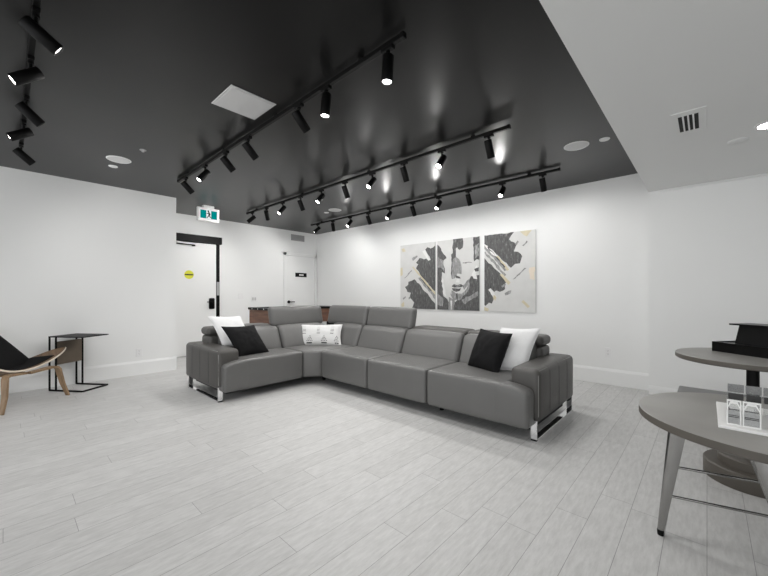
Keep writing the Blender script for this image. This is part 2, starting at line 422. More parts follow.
# ceiling fittings
def disc_fit(name, x, y, z, r, label, cat, m=None, group=None):
    t = thing(name, label, cat, (x, y, z), 0, group)
    build('rim', lathe(B(), [(r, 0), (r, -.004), (r * .93, -.009), (r * .9, -.006), (r * .9, 0)], 40, (x, y, z)), M['white_plastic'], t, True)
    build('grille', lathe(B(), [(0, -.005), (r * .5, -.006), (r * .9, -.005)], 40, (x, y, z)), m or M['grille'], t, True)
    return t
disc_fit('ceiling_speaker', -4.86, .87, H, .115, 'round white ceiling speaker near the left wall', 'speaker', group=None)
disc_fit('ceiling_speaker', -.98, 3.955, H, .115, 'round white ceiling speaker by the white soffit edge', 'speaker')
disc_fit('ceiling_speaker', -4.92, 4.03, H, .115, 'round white ceiling speaker between the two far tracks', 'speaker')
disc_fit('smoke_detector', -5.165, .87, H, .045, 'small white disc beside the speaker near the left wall', 'detector', M['white_plastic'])
disc_fit('smoke_detector', -.735, 3.97, H, .045, 'small white disc beside the speaker at the soffit edge', 'detector', M['white_plastic'])
disc_fit('smoke_detector', -5.19, 4.05, H, .045, 'small white disc beside the speaker between the far tracks', 'detector', M['white_plastic'])
bm = B(); lathe(bm, [(0, -.022), (.012, -.022), (.014, -.01), (.03, -.004), (.03, 0)], 20, (-4.355, .985, H))
one('ceiling_sprinkler', bm, M['grey_plastic'], 'tiny pale sprinkler cap in the black ceiling', 'sprinkler', smooth=True)
bm = B(); box(bm, -2.88, -2.52, 1.107, 1.467, H - .006, H, .002)
box(bm, -2.862, -2.538, 1.125, 1.449, H - .009, H - .004, .001)
one('access_panel', bm, M['panel'], 'square pale access panel in the black ceiling', 'panel')
bm = B(); lathe(bm, [(0, -.012), (.05, -.011), (.06, -.006), (.062, 0)], 40, (.18, 3.93, HS))
one('smoke_alarm', bm, M['soffit'], 'domed white alarm on the white soffit beside the lit downlight', 'detector', smooth=True)

def downlight(x, y, label):
    t = thing('recessed_downlight', label, 'light', (x, y, HS), 0, 'downlights in the white ceiling')
    build('trim_ring', lathe(B(), [(.085, 0), (.085, -.004), (.066, -.006), (.066, 0)], 40, (x, y, HS)), M['white_plastic'], t, True)
    build('lens', lathe(B(), [(0, -.003), (.066, -.003)], 32, (x, y, HS)), M['downlight'], t)
downlight(.335, 3.71, 'lit round downlight in the white soffit at the right edge')
for x, y in ((2.2, 3.7), (.35, 1.2), (2.2, 1.2), (.35, -1.4), (2.2, -1.4)):  # unseen lamps, added to lift the ambient light
    downlight(x, y, 'added round fill downlight further along the white ceiling outside the view')

# ------------------------------------------------------------------ track lights
def make_head():
    t = thing('track_spotlight', 'x', 'spotlight', (0, 0, 0))
    bm = B(); box(bm, -.045, .045, -.016, .016, -.022, .004, .004); build('adapter', bm, M['black_metal'], t, world=False)
    bm = B(); cyl(bm, (0, 0, -.02), (0, 0, -.10), .008, n=12); cyl(bm, (0, 0, -.02), (0, 0, -.034), .016, n=16); build('stem', bm, M['black_metal'], t, world=False)
    bm = B(); lathe(bm, [(0, .055), (.032, .055), (.035, .051), (.035, -.105), (.0335, -.108), (.030, -.108), (.029, -.095), (0, -.095)], 28)
    b = build('lamp_body', bm, M['black_metal'], t, True, world=False); b.location = (0, 0, -.102)
    bm = B(); lathe(bm, [(0, -.1), (.0275, -.1), (.029, -.097), (.029, -.0955)], 24)
    l = build('lens', bm, M['lens'], b, world=False)
    return t, b
HEAD, HBODY = make_head()
first = [True]
def head(x, y, tilt, side, label, group, power):
    if first[0]:
        t = HEAD; first[0] = False
    else:
        t = HEAD.copy(); COL.objects.link(t)
        for ch in HEAD.children:
            if ch.type != 'MESH': continue
            c = ch.copy(); COL.objects.link(c); c.parent = t
            for g in ch.children:
                if g.type == 'MESH':
                    d = g.copy(); COL.objects.link(d); d.parent = c
    t.location = (x, y, 2.655)
    b = [c for c in t.children if c.name.startswith('lamp_body')][0]
    b.rotation_euler = (R(tilt), R(side), 0)
    tag(t, label, 'spotlight', group)
    L = bpy.data.lights.new('spot_beam', 'SPOT'); L.energy = power * (1.35 if side > 20 else 1); L.spot_size = R(SPOT_ANGLE); L.spot_blend = .6; L.shadow_soft_size = .03
    L.color = (1, .985, .965)
    o = bpy.data.objects.new('spot_beam', L); COL.objects.link(o); o.parent = b; o.location = (0, 0, -.115)

SPOT_ANGLE = 160
P_WALL, P_ROOM = 18.0, 31.0
xs3 = [-6.02, -5.52, -5.01, -4.51, -4.0, -3.49, -2.99, -2.49, -1.99, -1.48]
xs1 = [-4.83, -4.21, -3.65, -3.16, -2.33, -1.99, -1.40]
xs0 = [-4.92, -4.27, -3.73, -3.10, -2.56]
ordn = ['first', 'second', 'third', 'fourth', 'fifth', 'sixth', 'seventh', 'eighth', 'ninth', 'tenth']
def track(name, x0, x1, y, label):
    t = thing('ceiling_track', label, 'light track', ((x0 + x1) / 2, y, H), 0, 'black lighting tracks on the ceiling')
    build('rail', box(B(), x0, x1, y - .015, y + .015, 2.654, 2.684, .003), M['black_metal'], t)
    for xe in (x0, x1): build('end_cap', box(B(), xe - .012, xe + .012, y - .017, y + .017, 2.652, 2.686, .003), M['black_metal'], t)
    for k in range(4):
        xk = x0 + .35 + (x1 - x0 - .7) * k / 3
        build('ceiling_clip', box(B(), xk - .02, xk + .02, y - .009, y + .009, 2.682, H, .001), M['black_metal'], t)
track('t3', -6.24, -1.29, 4.47, 'black ceiling track nearest the paintings')
track('t2', -6.22, -1.29, 3.03, 'long black ceiling track above the sofa, middle of three')
track('t1', -5.10, -1.28, 1.55, 'black ceiling track beside the square access panel')
track('t0', -5.02, -1.28, .11, 'black ceiling track at the upper left, half in darkness')
for i, x in enumerate(xs3):
    d = i % 2 == 1
    head(x, 4.47, 28 if d else -40, (28, 24)[i] if i < 2 else 0, f'{ordn[i]} spotlight from the back wall on the track nearest the paintings', 'spotlights on the art wall track', P_WALL if d else P_ROOM)
for i, x in enumerate(xs3):
    d = i % 2 == 1
    head(x, 3.03, 26 if d else -40, (30, 26)[i] if i < 2 else 0, f'{ordn[i]} spotlight from the back wall on the middle track above the sofa', 'spotlights on the middle track', P_WALL if d else P_ROOM)
for i, x in enumerate(xs1):
    tl = (45, -40, 45, 45, 45, -6, -4)[i]
    head(x, 1.55, tl, 0, f'{ordn[i]} spotlight from the far end of the track by the access panel', 'spotlights on the access panel track', P_WALL if tl > 0 else P_ROOM)
for i, x in enumerate(xs0):
    tl = (48, -55, 48, -50, 55)[i]
    head(x, .11, tl, (10, 0, 10, 0, 0)[i], f'{ordn[i]} spotlight from the left wall on the dark upper left track', 'spotlights on the upper left track', P_WALL if tl > 0 else P_ROOM)

# ------------------------------------------------------------------ paintings
def painting(label, x0, x1, shapes, seed):
    z0, z1 = .905, 2.15; w = x1 - x0; h = z1 - z0
    t = thing('wall_painting', label, 'painting', ((x0 + x1) / 2, YA, z0), 0, 'row of three canvases on the art wall')
    build('canvas', box(B(), x0, x1, YA - .026, YA, z0, z1, .003), M['canvas'], t)
    rnd = random.Random(seed); names = ['paint_dark', 'paint_mid', 'paint_light', 'paint_gold', 'paint_peach']
    bm = B()
    for lay, (mi, pts) in enumerate(shapes):
        y = YA - .026 - .0003 * (lay + 1)
        out = []
        for k, p in enumerate(pts):
            q = pts[(k + 1) % len(pts)]
            out.append(p)
            L = math.hypot((q[0] - p[0]) * w, (q[1] - p[1]) * h); n = int(L / .045)
            edge = lambda a: a[0] <= .002 or a[0] >= .998 or a[1] <= .002 or a[1] >= .998
            if edge(p) and edge(q) and (abs(p[0] - q[0]) < .01 or abs(p[1] - q[1]) < .01): continue
            for j in range(1, n):
                f = j / n; jit = rnd.uniform(-.012, .012) if mi not in (3,) else rnd.uniform(-.004, .004)
                nx, ny = -(q[1] - p[1]) * h / L, (q[0] - p[0]) * w / L
                out.append((min(1, max(0, p[0] + (q[0] - p[0]) * f + nx * jit / w)), min(1, max(0, p[1] + (q[1] - p[1]) * f + ny * jit / h))))
        P = [Vector((x0 + u * w, y, z0 + v * h)) for u, v in out]
        vs = [bm.verts.new(p) for p in P]; b2 = [bm.verts.new(p + Vector((0, .0003 * (lay + 1) + .0004, 0))) for p in P]
        for tri in tessellate_polygon([[Vector((p.x, p.z, 0)) for p in P]]):
            try: bm.faces.new([vs[k] for k in tri]).material_index = mi
            except ValueError: pass
        for k in range(len(vs)):
            k2 = (k + 1) % len(vs)
            if (P[k] - P[k2]).length > 1e-5: bm.faces.new((vs[k], b2[k], b2[k2], vs[k2])).material_index = mi
    build('paint_layer', bm, [M[n] for n in names], t)
def norm(pts, x0, x1, tl, tr, bl, br):
    r = []
    for x, y in pts:
        u = (x - x0) / (x1 - x0); a = tl + (tr - tl) * u; b = bl + (br - bl) * u
        r.append((min(1, max(0, u)), min(1, max(0, 1 - (y - a) / (b - a)))))
    return r
nA = lambda p: norm(p, 43, 292, 82, 50, 535, 532)
A = [(0, nA([(225, 108), (240, 90), (262, 100), (292, 78), (292, 405), (262, 372), (210, 312), (160, 246), (176, 215), (160, 204), (186, 168), (215, 178), (232, 172), (246, 188), (262, 180), (240, 140)])),
     (0, nA([(148, 322), (200, 378), (250, 438), (292, 492), (292, 535), (126, 535), (146, 490), (114, 452), (122, 420), (98, 416), (78, 380), (104, 362), (104, 342), (128, 334)])),
     (1, nA([(176, 312), (192, 306), (292, 430), (292, 462), (240, 392), (205, 352)])),
     (0, nA([(196, 322), (204, 320), (270, 402), (262, 404)])),
     (3, nA([(132, 236), (142, 232), (292, 412), (292, 428)])),
     (2, nA([(205, 120), (222, 112), (258, 176), (250, 186)])),
     (1, nA([(130, 172), (168, 150), (172, 160), (138, 190)])), (1, nA([(72, 318), (128, 256), (132, 262), (84, 314)])),
     (1, nA([(62, 462), (84, 446), (86, 456), (66, 474)])), (1, nA([(104, 458), (118, 446), (120, 460), (108, 470)])),
     (3, nA([(52, 108), (72, 100), (84, 122), (62, 128)])), (3, nA([(45, 246), (60, 240), (62, 292), (45, 304)])), (3, nA([(50, 508), (70, 486), (74, 520), (56, 528)]))]
painting('abstract canvas of charcoal blocks and pale strokes, leftmost of three on the wall', -4.497, -3.662, A, 1)
nB = lambda p: norm(p, 16, 304, 86, 42, 543, 541)
Bs = [(0, nB([(16, 108), (30, 118), (48, 150), (64, 172), (84, 196), (62, 212), (72, 300), (50, 290), (48, 330), (56, 400), (62, 452), (90, 470), (104, 500), (98, 543), (16, 543)])),
      (0, nB([(130, 66), (196, 55), (196, 122), (176, 138), (164, 132), (160, 120), (150, 128), (150, 190), (134, 200), (130, 300), (118, 335), (116, 172), (128, 160)])),
      (1, nB([(130, 200), (152, 186), (172, 200), (186, 240), (188, 300), (160, 296), (142, 330), (122, 336), (126, 250)])),
      (0, nB([(266, 50), (304, 43), (304, 200), (288, 196), (270, 212)])),
      (0, nB([(250, 312), (280, 306), (304, 300), (304, 541), (104, 543), (120, 500), (148, 486), (186, 456), (212, 424), (236, 386), (240, 350)])),
      (1, nB([(120, 410), (150, 430), (190, 430), (222, 396), (232, 372), (246, 350), (238, 396), (212, 436), (172, 476), (138, 476), (112, 440)])),
      (1, nB([(100, 455), (140, 470), (136, 543), (98, 543)])),
      (0, nB([(146, 306), (158, 312), (178, 318), (182, 330), (164, 328), (150, 326)])),
      (0, nB([(120, 384), (136, 368), (158, 374), (184, 366), (204, 378), (184, 388), (156, 390), (138, 392)])),
      (0, nB([(122, 396), (150, 396), (186, 394), (176, 412), (152, 420), (130, 412)])),
      (1, nB([(140, 372), (156, 378), (180, 372), (178, 380), (156, 386)])),
      (0, nB([(152, 430), (162, 428), (164, 470), (156, 474)])),
      (2, nB([(256, 300), (278, 250), (290, 236), (296, 262), (280, 292), (290, 330), (268, 326)])),
      (1, nB([(196, 222), (256, 218), (256, 222), (196, 227)])), (1, nB([(20, 190), (60, 214), (66, 290), (44, 262), (22, 262)])),
      (2, nB([(158, 330), (176, 336), (174, 356), (150, 356)])), (1, nB([(196, 380), (226, 340), (240, 330), (236, 366), (206, 404)])),
      (2, nB([(46, 350), (58, 330), (82, 452), (64, 440)])), (1, nB([(274, 110), (300, 90), (300, 170), (280, 190)])), (0, nB([(272, 262), (300, 250), (300, 276), (280, 280)])),
      (1, nB([(190, 470), (296, 410), (296, 440), (210, 500)])), (1, nB([(20, 440), (60, 470), (56, 520), (20, 510)])), (2, nB([(112, 480), (124, 480), (120, 541), (114, 541)]))]
painting('grey abstract canvas of a half hidden face with lips, middle of three', -3.617, -2.782, Bs, 2)
nC = lambda p: norm(p, 28, 356, 66, 24, 556, 556)
Cs = [(0, nC([(28, 66), (120, 56), (226, 40), (194, 88), (240, 124), (224, 166), (250, 168), (276, 196), (262, 242), (232, 246), (206, 272), (120, 192), (28, 124)])),
      (0, nC([(28, 212), (90, 270), (182, 358), (166, 376), (168, 410), (132, 428), (110, 420), (96, 430), (70, 406), (56, 416), (92, 476), (80, 506), (60, 500), (36, 522), (28, 516)])),
      (1, nC([(28, 130), (44, 134), (180, 286), (166, 294), (90, 206), (28, 152)])),
      (2, nC([(28, 122), (52, 134), (200, 282), (190, 290), (34, 138)])),
      (1, nC([(28, 176), (36, 170), (176, 318), (160, 330)])),
      (3, nC([(108, 198), (122, 196), (196, 284), (182, 292)])), (3, nC([(134, 316), (150, 312), (204, 366), (190, 382)])),
      (0, nC([(48, 138), (56, 138), (170, 266), (164, 272)])),
      (1, nC([(240, 128), (232, 118), (248, 96), (256, 104)])), (1, nC([(276, 128), (304, 96), (310, 104), (284, 132)])), (1, nC([(218, 346), (290, 270), (302, 272), (232, 342)])),
      (2, nC([(56, 418), (70, 408), (116, 462), (100, 474)])), (3, nC([(94, 448), (112, 462), (104, 486), (88, 470)])),
      (1, nC([(166, 436), (190, 420), (208, 416), (204, 436), (184, 446), (170, 450)])), (1, nC([(144, 390), (170, 372), (172, 384), (152, 400)])),
      (3, nC([(262, 38), (334, 28), (304, 70), (288, 62)])), (4, nC([(318, 270), (352, 262), (350, 346), (322, 340)])), (3, nC([(272, 488), (284, 476), (322, 516), (310, 526)])),
      (3, nC([(28, 528), (60, 540), (52, 556), (28, 552)]))]
painting('abstract canvas of charcoal and white with gold flecks, rightmost of three', -2.692, -1.872, Cs, 3)

# ------------------------------------------------------------------ sofa
sofa = thing('sectional_sofa', 'grey leather L shaped sectional sofa with chrome runners and headrests', 'sofa', (-2.9, 2.74, 0))
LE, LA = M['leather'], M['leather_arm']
XB, YB, XE, YE = -4.93, 3.86, -1.00, 1.575           # outer back lines and the two ends
SX, SY = -3.83, 2.79                                # seat fronts
ST, SB = .445, .105
def swap(p): return p
def seam(bm, pts, r=.0028): return tube(bm, pts, r, 6)
# plinth under the seats, coloured near black for the shadow gap there
bm = B(); box(bm, XB + .08, SX - .12, YE + .1, YB - .08, .07, .16); box(bm, XB + .08, XE - .06, SY + .14, YB - .08, .07, .16)
build('base_frame', bm, M['dark'], sofa)
def droop(front_axis, f0):
    """soft rounded waterfall front"""
    return None
# right run seats (front facing -Y)
def seat_right(x0, x1, name='seat_cushion'):
    bm = soft(B(), x0 + .006, x1 - .006, SY, 3.52, SB, ST, .030, (.002, .008, .008), 8)
    return build(name, bm, LE, sofa, True)
s1 = seat_right(-3.69, -2.85); s2 = seat_right(-2.85, -2.02)
bm = soft(B(), -2.02 + .006, XE - .24, SY, 3.52, SB, ST, .030, (.002, .008, .008), 8)
def lipfn(p):                                         # front lip sloping down towards the end
    t = max(0, (p.x - (-1.24)) / .2)
    return Vector((p.x, p.y, p.z - (.04 * t * t if p.z > .25 else 0)))
soft(bm, -1.34, XE - .035, SY + .002, 2.94, SB, ST, .032, (0, .01, .0), 6, lipfn)
s3 = build('seat_cushion', bm, LE, sofa, True)
# left run seat (front facing +X)
bm = soft(B(), XB + .3, SX, YE + .24, 2.613, SB, ST, .030, (.008, .002, .008), 8)
def lipfn2(p):
    t = max(0, ((YE + .28) - p.y) / .24)
    return Vector((p.x, p.y, p.z - (.04 * t * t if p.z > .25 else 0)))
soft(bm, SX - .145, SX - .002, YE + .035, YE + .34, SB, ST, .032, (.01, 0, 0), 6, lipfn2)
s4 = build('seat_cushion', bm, LE, sofa, True)
# corner wedge seat
def wedge(bm, z0, z1, r):
    pts = [(XB + .3, 2.622), (SX - .012, 2.622), (-3.70, SY + .012), (-3.70, YB - .3), (XB + .3, YB - .3)]
    vs = [bm.verts.new((x, y, z0)) for x, y in pts]; f = bm.faces.new(vs)
    ex_ = bmesh.ops.extrude_face_region(bm, geom=[f]); up = [g for g in ex_['geom'] if isinstance(g, bmesh.types.BMVert)]
    for v in up: v.co.z = z1
    bmesh.ops.recalc_face_normals(bm, faces=bm.faces[:])
    bmesh.ops.bevel(bm, geom=bm.edges[:], offset=r, segments=5, profile=.5, affect='EDGES')
    return bm
build('corner_seat', wedge(B(), SB, ST, .035), LE, sofa, True)
# stitching along the seat fronts
for (a, b, par) in (((-3.66, SY - .006), (-2.88, SY - .006), s1), ((-2.82, SY - .006), (-2.05, SY - .006), s2), ((-1.99, SY - .006), (-1.10, SY - .006), s3)):
    pass
bm = B(); seam(bm, [(SX - .035, y, ST + .006) for y in (1.9, 2.1, 2.3, 2.57)], .002); build('stitching', bm, M['stitch'], s4)
for x0, x1, par in ((-3.64, -2.90, s1), (-2.80, -2.07, s2), (-1.97, -1.32, s3)):
    bm = B(); seam(bm, [(x0 + (x1 - x0) * k / 6, SY + .035, ST + .0055) for k in range(7)], .002); build('stitching', bm, M['stitch'], par)
# back frame: low wall behind the cushions
bm = soft(B(), -4.81, -4.54, YE + .15, YB, .11, .665, .04, (.006, .004, .004), 6)
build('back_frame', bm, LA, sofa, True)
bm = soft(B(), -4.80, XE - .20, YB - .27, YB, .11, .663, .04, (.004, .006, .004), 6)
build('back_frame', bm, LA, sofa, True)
# back cushions, leaning
def lean_y(y0, k=.42):
    return lambda p: Vector((p.x, p.y + (p.z - .42) * k * max(0, min(1, (3.62 - p.y) / .25)), p.z))
def back_right(x0, x1):
    bm = soft(B(), x0 + .005, x1 - .005, 3.365, 3.63, .40, .735, .055, (.0, .025, .010), 8, lean_y(0))
    return build('back_cushion', bm, LE, sofa, True)
def lean_x(k=.42):
    return lambda p: Vector((p.x - (p.z - .42) * k * max(0, min(1, (p.x + 4.57) / .25)), p.y, p.z))
def back_left(y0, y1):
    bm = soft(B(), -4.57, -4.305, y0 + .005, y1 - .005, .40, .735, .055, (.025, 0, .010), 8, lean_x())
    return build('back_cushion', bm, LE, sofa, True)
back_right(-3.66, -2.85); back_right(-2.85, -2.02); back_right(-2.02, XE - .245)
back_left(YE + .245, 2.62); back_left(2.62, 3.40); back_right(-4.33, -3.66)
# headrests: three raised, three folded down
def raised_y(x0, x1):
    fn = lambda p: Vector((p.x, p.y + (p.z - .72) * .22, p.z))
    h = build('headrest', soft(B(), x0 + .006, x1 - .006, 3.58, 3.70, .715, 1.0, .045, (.004, .012, .006), 8, fn), LE, sofa, True)
    for x in (x0 + .18, x1 - .18): build('bracket', bar(B(), (x, 3.66, .60), (x, 3.66, .76), .03, .008), M['chrome'], h)
def raised_x(y0, y1):
    fn = lambda p: Vector((p.x - (p.z - .72) * .22, p.y, p.z))
    h = build('headrest', soft(B(), -4.66, -4.54, y0 + .006, y1 - .006, .715, 1.0, .045, (.012, .004, .006), 8, fn), LE, sofa, True)
    for y in (y0 + .18, y1 - .18): build('bracket', bar(B(), (-4.62, y, .60), (-4.62, y, .76), .008, .03), M['chrome'], h)
raised_y(-3.68, -2.83); raised_y(-4.60, -3.69); raised_x(2.58, 3.50)
for x0, x1 in ((-2.82, -2.025), (-2.015, XE - .185)):
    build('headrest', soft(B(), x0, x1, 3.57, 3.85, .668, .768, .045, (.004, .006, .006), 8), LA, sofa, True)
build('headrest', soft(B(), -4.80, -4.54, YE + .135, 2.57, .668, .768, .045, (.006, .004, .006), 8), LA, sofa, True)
# arms with vertical channels on the outer face
def arm(par, along_y, x0, x1, y0, y1, z0=.13, z1=.565):
    bm = soft(B(), x0, x1, y0, y1, z0, z1, .045, (.004, .004, .008), 6)
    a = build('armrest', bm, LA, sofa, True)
    zc, hz = (z0 + z1) / 2, (z1 - z0) / 2
    def prof(f):                        # outward offset and height along the outer face, then over the rounded top edge
        out = []
        for q in range(13):
            z = z0 + .045 + (z1 - z0 - .09) * q / 12; u = (z - zc) / hz
            out.append((.004 * math.sqrt(max(0, (1 - u * u) * (1 - f * f))) + .0004, z))
        for q in range(1, 6):
            a = R(90) * q / 5; out.append((-.045 + .0455 * math.cos(a), z1 - .045 + .0455 * math.sin(a) + .004 * (q / 5)))
        return out
    for k in (1, 2, 3):
        bm = B()
        if along_y:
            y = y0 + (y1 - y0) * k / 4; seam(bm, [(x1 + o_, y, z) for o_, z in prof(k / 2 - 1)], .0018)
        else:
            x = x0 + (x1 - x0) * k / 4; seam(bm, [(x, y0 - o_, z) for o_, z in prof(k / 2 - 1)], .0018)
        build('channel_seam', bm, M['seam'], a)
    bm = B()
    if along_y:
        seam(bm, [(x1 - .013, y0 + .013, z0 + .05), (x1 - .013, y0 + .013, z1 - .05), (x1 - .014, y0 + .035, z1 - .013), (x1 - .014, y1 - .05, z1 - .012)], .003)
    else:
        seam(bm, [(x1 - .013, y0 + .013, z0 + .05), (x1 - .013, y0 + .013, z1 - .05), (x1 - .035, y0 + .014, z1 - .013), (x0 + .05, y0 + .014, z1 - .012)], .003)
    build('piping', bm, M['stitch'], a)
arm(sofa, True, XE - .245, XE, 2.945, YB + .085)
arm(sofa, False, XB - .005, SX - .09, YE, YE + .245)
# chrome runners under the arms
def runner_y(x, y0, y1):
    bm = B(); w = .05
    box(bm, x - w, x, y0, y0 + .016, 0, .165, .002); box(bm, x - w, x, y1 - .016, y1, 0, .165, .002); box(bm, x - w, x, y0, y1, 0, .016, .002)
    build('runner_leg', bm, M['chrome'], sofa)
runner_y(XE - .003, 2.895, 3.90)
bm = B(); w = .05; y = YE + .003
box(bm, SX - .105, SX - .089, y, y + w, 0, .165, .002); box(bm, XB + .10, XB + .116, y, y + w, 0, .165, .002); box(bm, XB + .10, SX - .089, y, y + w, 0, .016, .002)
build('runner_leg', bm, M['chrome'], sofa)
for (x, y) in ((XB + .1, YB - .1), (-2.85, YB - .12), (-3.9, 3.0), (-2.0, SY + .25)):
    build('foot', cyl(B(), (x, y, 0), (x, y, .09), .022, n=16), M['black_metal'], sofa)

# ------------------------------------------------------------------ cushions
def pillow(name, c, wdir, hdir, w, h, t, m, label, seed, wr=.006, parts=None):
    wv, hv = Vector(wdir).normalized(), Vector(hdir).normalized(); nv = wv.cross(hv).normalized()
    N = 22; bm = B(); g = {}
    def P(i, j, s):
        u, v = -1 + 2 * i / N, -1 + 2 * j / N
        x = u * w / 2 * (1 - .075 * (1 - v * v)); y = v * h / 2 * (1 - .075 * (1 - u * u))
        th = t / 2 * (max(0, (1 - u ** 2) * (1 - v ** 2))) ** .42
        q = Vector((u * 2.3 + seed, v * 2.3, s * 3.1 + seed))
        th *= 1 + .10 * noise.noise(q)
        th += wr * noise.noise(q * 3) * max(0, (1 - u * u) * (1 - v * v)) ** .5
        return Vector(c) + wv * x + hv * y + nv * (s * th)
    for s in (-1, 1):
        for i in range(N + 1):
            for j in range(N + 1):
                b = i in (0, N) or j in (0, N)
                g[i, j, s] = g[i, j, -1] if (b and s == 1) else bm.verts.new(P(i, j, s))
    for s in (-1, 1):
        for i in range(N):
            for j in range(N):
                bm.faces.new((g[i, j, s], g[i + 1, j, s], g[i + 1, j + 1, s], g[i, j + 1, s]))
    rt = thing(name, label, 'pillow', (c[0], c[1], c[2] - h / 2))
    cv = build('cover', bm, m, rt, True)
    pts = [P(i, 0, 0) for i in range(N + 1)] + [P(N, j, 0) for j in range(1, N + 1)] + [P(i, N, 0) for i in range(N - 1, -1, -1)] + [P(0, j, 0) for j in range(N - 1, -1, -1)]
    build('edge_seam', tube(B(), pts, .004, 6), m, rt, True)
    return rt, P, nv

def up(v, a): # leaning up-vector
    v = Vector(v); return (v[0] * math.sin(R(a)), v[1] * math.sin(R(a)), math.cos(R(a)))
pillow('throw_pillow', (-4.36, 1.925, .722), (.34, 1, -.02), (-.40, -.26, .88), .37, .43, .12, M['white_fabric'], 'white square pillow standing against the back beside the left arm', 1.3)
pillow('throw_pillow', (-4.165, 2.02, .615), (-.10, 1, -.03), (-.42, -.30, .84), .43, .42, .14, M['black_fabric'], 'black square pillow leaning in front of the white one at the left arm', 4.1, .010)
pillow('throw_pillow', (-1.59, 3.25, .622), (1, -.36, -.03), (.22, .28, .92), .42, .42, .17, M['black_fabric'], 'black square pillow near the right arm of the sofa', 7.7, .008)
pillow('throw_pillow', (-1.385, 3.35, .650), (.8, .26, .02), (.20, .30, .90), .36, .45, .12, M['white_fabric'], 'white square pillow between the black pillow and the right arm', 9.2)
fw = Vector((-SN, CS, 0)); rt_ = Vector((CS, SN, 0))
lum, LP, nl = pillow('lumbar_pillow', (-4.215, 3.15, .578), rt_, fw * .38 + Vector((0, 0, .92)), .68, .33, .13, M['oat_fabric'], 'long white lumbar pillow with black block print in the sofa corner', 2.2, .003)
# printed blocks lie on the lumbar front
def lp(u, v): # point just above the front surface
    i, j = (u + 1) * 11, (v + 1) * 11
    a = LP(i, j, 1); b = LP(i, j, -1)
    f = a if (a - V(0, 0, HC)).length < (b - V(0, 0, HC)).length else b
    k = 1 if f is a else -1
    return f + nl * (k * .0012)
def patch(bm, u, v, du, dv, mi=0):
    q = [bm.verts.new(lp(u + a * du, v + b * dv)) for a, b in ((-1, -1), (1, -1), (1, 1), (-1, 1))]
    bm.faces.new(q).material_index = mi
lcov = [c for c in lum.children if c.name.startswith('cover')][0]
for cu in (-.66, 0, .62):
    bm = B(); patch(bm, cu, .72, .07, .018, 1); patch(bm, cu, .10, .075, .03)
    for k in range(3): patch(bm, cu - .05 + k * .05, .40, .013, .15, 1)
    patch(bm, cu, .40, .07, .03, 1)
    build('printed_motif', bm, [M['print_dark'], M['print_grey']], lcov)
for cu in (-.38, .27, .85):
    bm = B()
    for r_, n in enumerate((1, 2, 3, 4)):
        for k in range(n):
            uu = cu + (k - (n - 1) / 2) * .075
            if uu < .92: patch(bm, uu, -.18 - r_ * .14, .022, .035)
    patch(bm, min(cu, .82), -.80, .12 if cu < .8 else .08, .06)
    build('printed_motif', bm, [M['print_dark'], M['print_grey']], lcov)
bm = B(); patch(bm, -.80, -.82, .09, .03); build('printed_motif', bm, M['print_dark'], lcov)

# ------------------------------------------------------------------ wooden game table behind the sofa
gt = thing('game_table', 'red brown wooden games table with dark rim behind the sofa', 'table', (-6.165, 3.98, 0))
gx0, gx1, gy0, gy1 = -6.53, -5.80, 3.22, 4.75
build('cabinet', box(B(), gx0, gx1, gy0, gy1, .62, .885, .006), M['brown_wood'], gt)
bm = B(); box(bm, gx0 - .02, gx1 + .02, gy0 - .02, gy0 + .08, .885, .93, .008); box(bm, gx0 - .02, gx1 + .02, gy1 - .08, gy1 + .02, .885, .93, .008)
box(bm, gx0 - .02, gx0 + .08, gy0 + .08, gy1 - .08, .885, .93, .008); box(bm, gx1 - .08, gx1 + .02, gy0 + .08, gy1 - .08, .885, .93, .008)
build('top_rail', bm, M['black_gloss'], gt)
build('playing_bed', box(B(), gx0 + .08, gx1 - .08, gy0 + .08, gy1 - .08, .87, .895), M['bench'], gt)
for k in range(6):
    y = gy0 + .25 + k * .29
    build('rail_dot', cyl(B(), (gx1 + .02, y, .908), (gx1 + .023, y, .908), .011, n=14), M['white_plastic'], gt)
for x in (gx0 + .15, gx0 + .37, gx0 + .59):
    build('rail_dot', cyl(B(), (x, gy0 - .02, .908), (x, gy0 - .023, .908), .011, n=14), M['white_plastic'], gt)
for (x, y) in ((gx0 + .06, gy0 + .07), (gx1 - .08, gy0 + .07), (gx0 + .06, gy1 - .07), (gx1 - .08, gy1 - .07)):
    bm = B(); box(bm, x - .055, x + .075, y - .05, y + .05, 0, .66, .006); build('leg', bm, M['black_gloss'], gt)

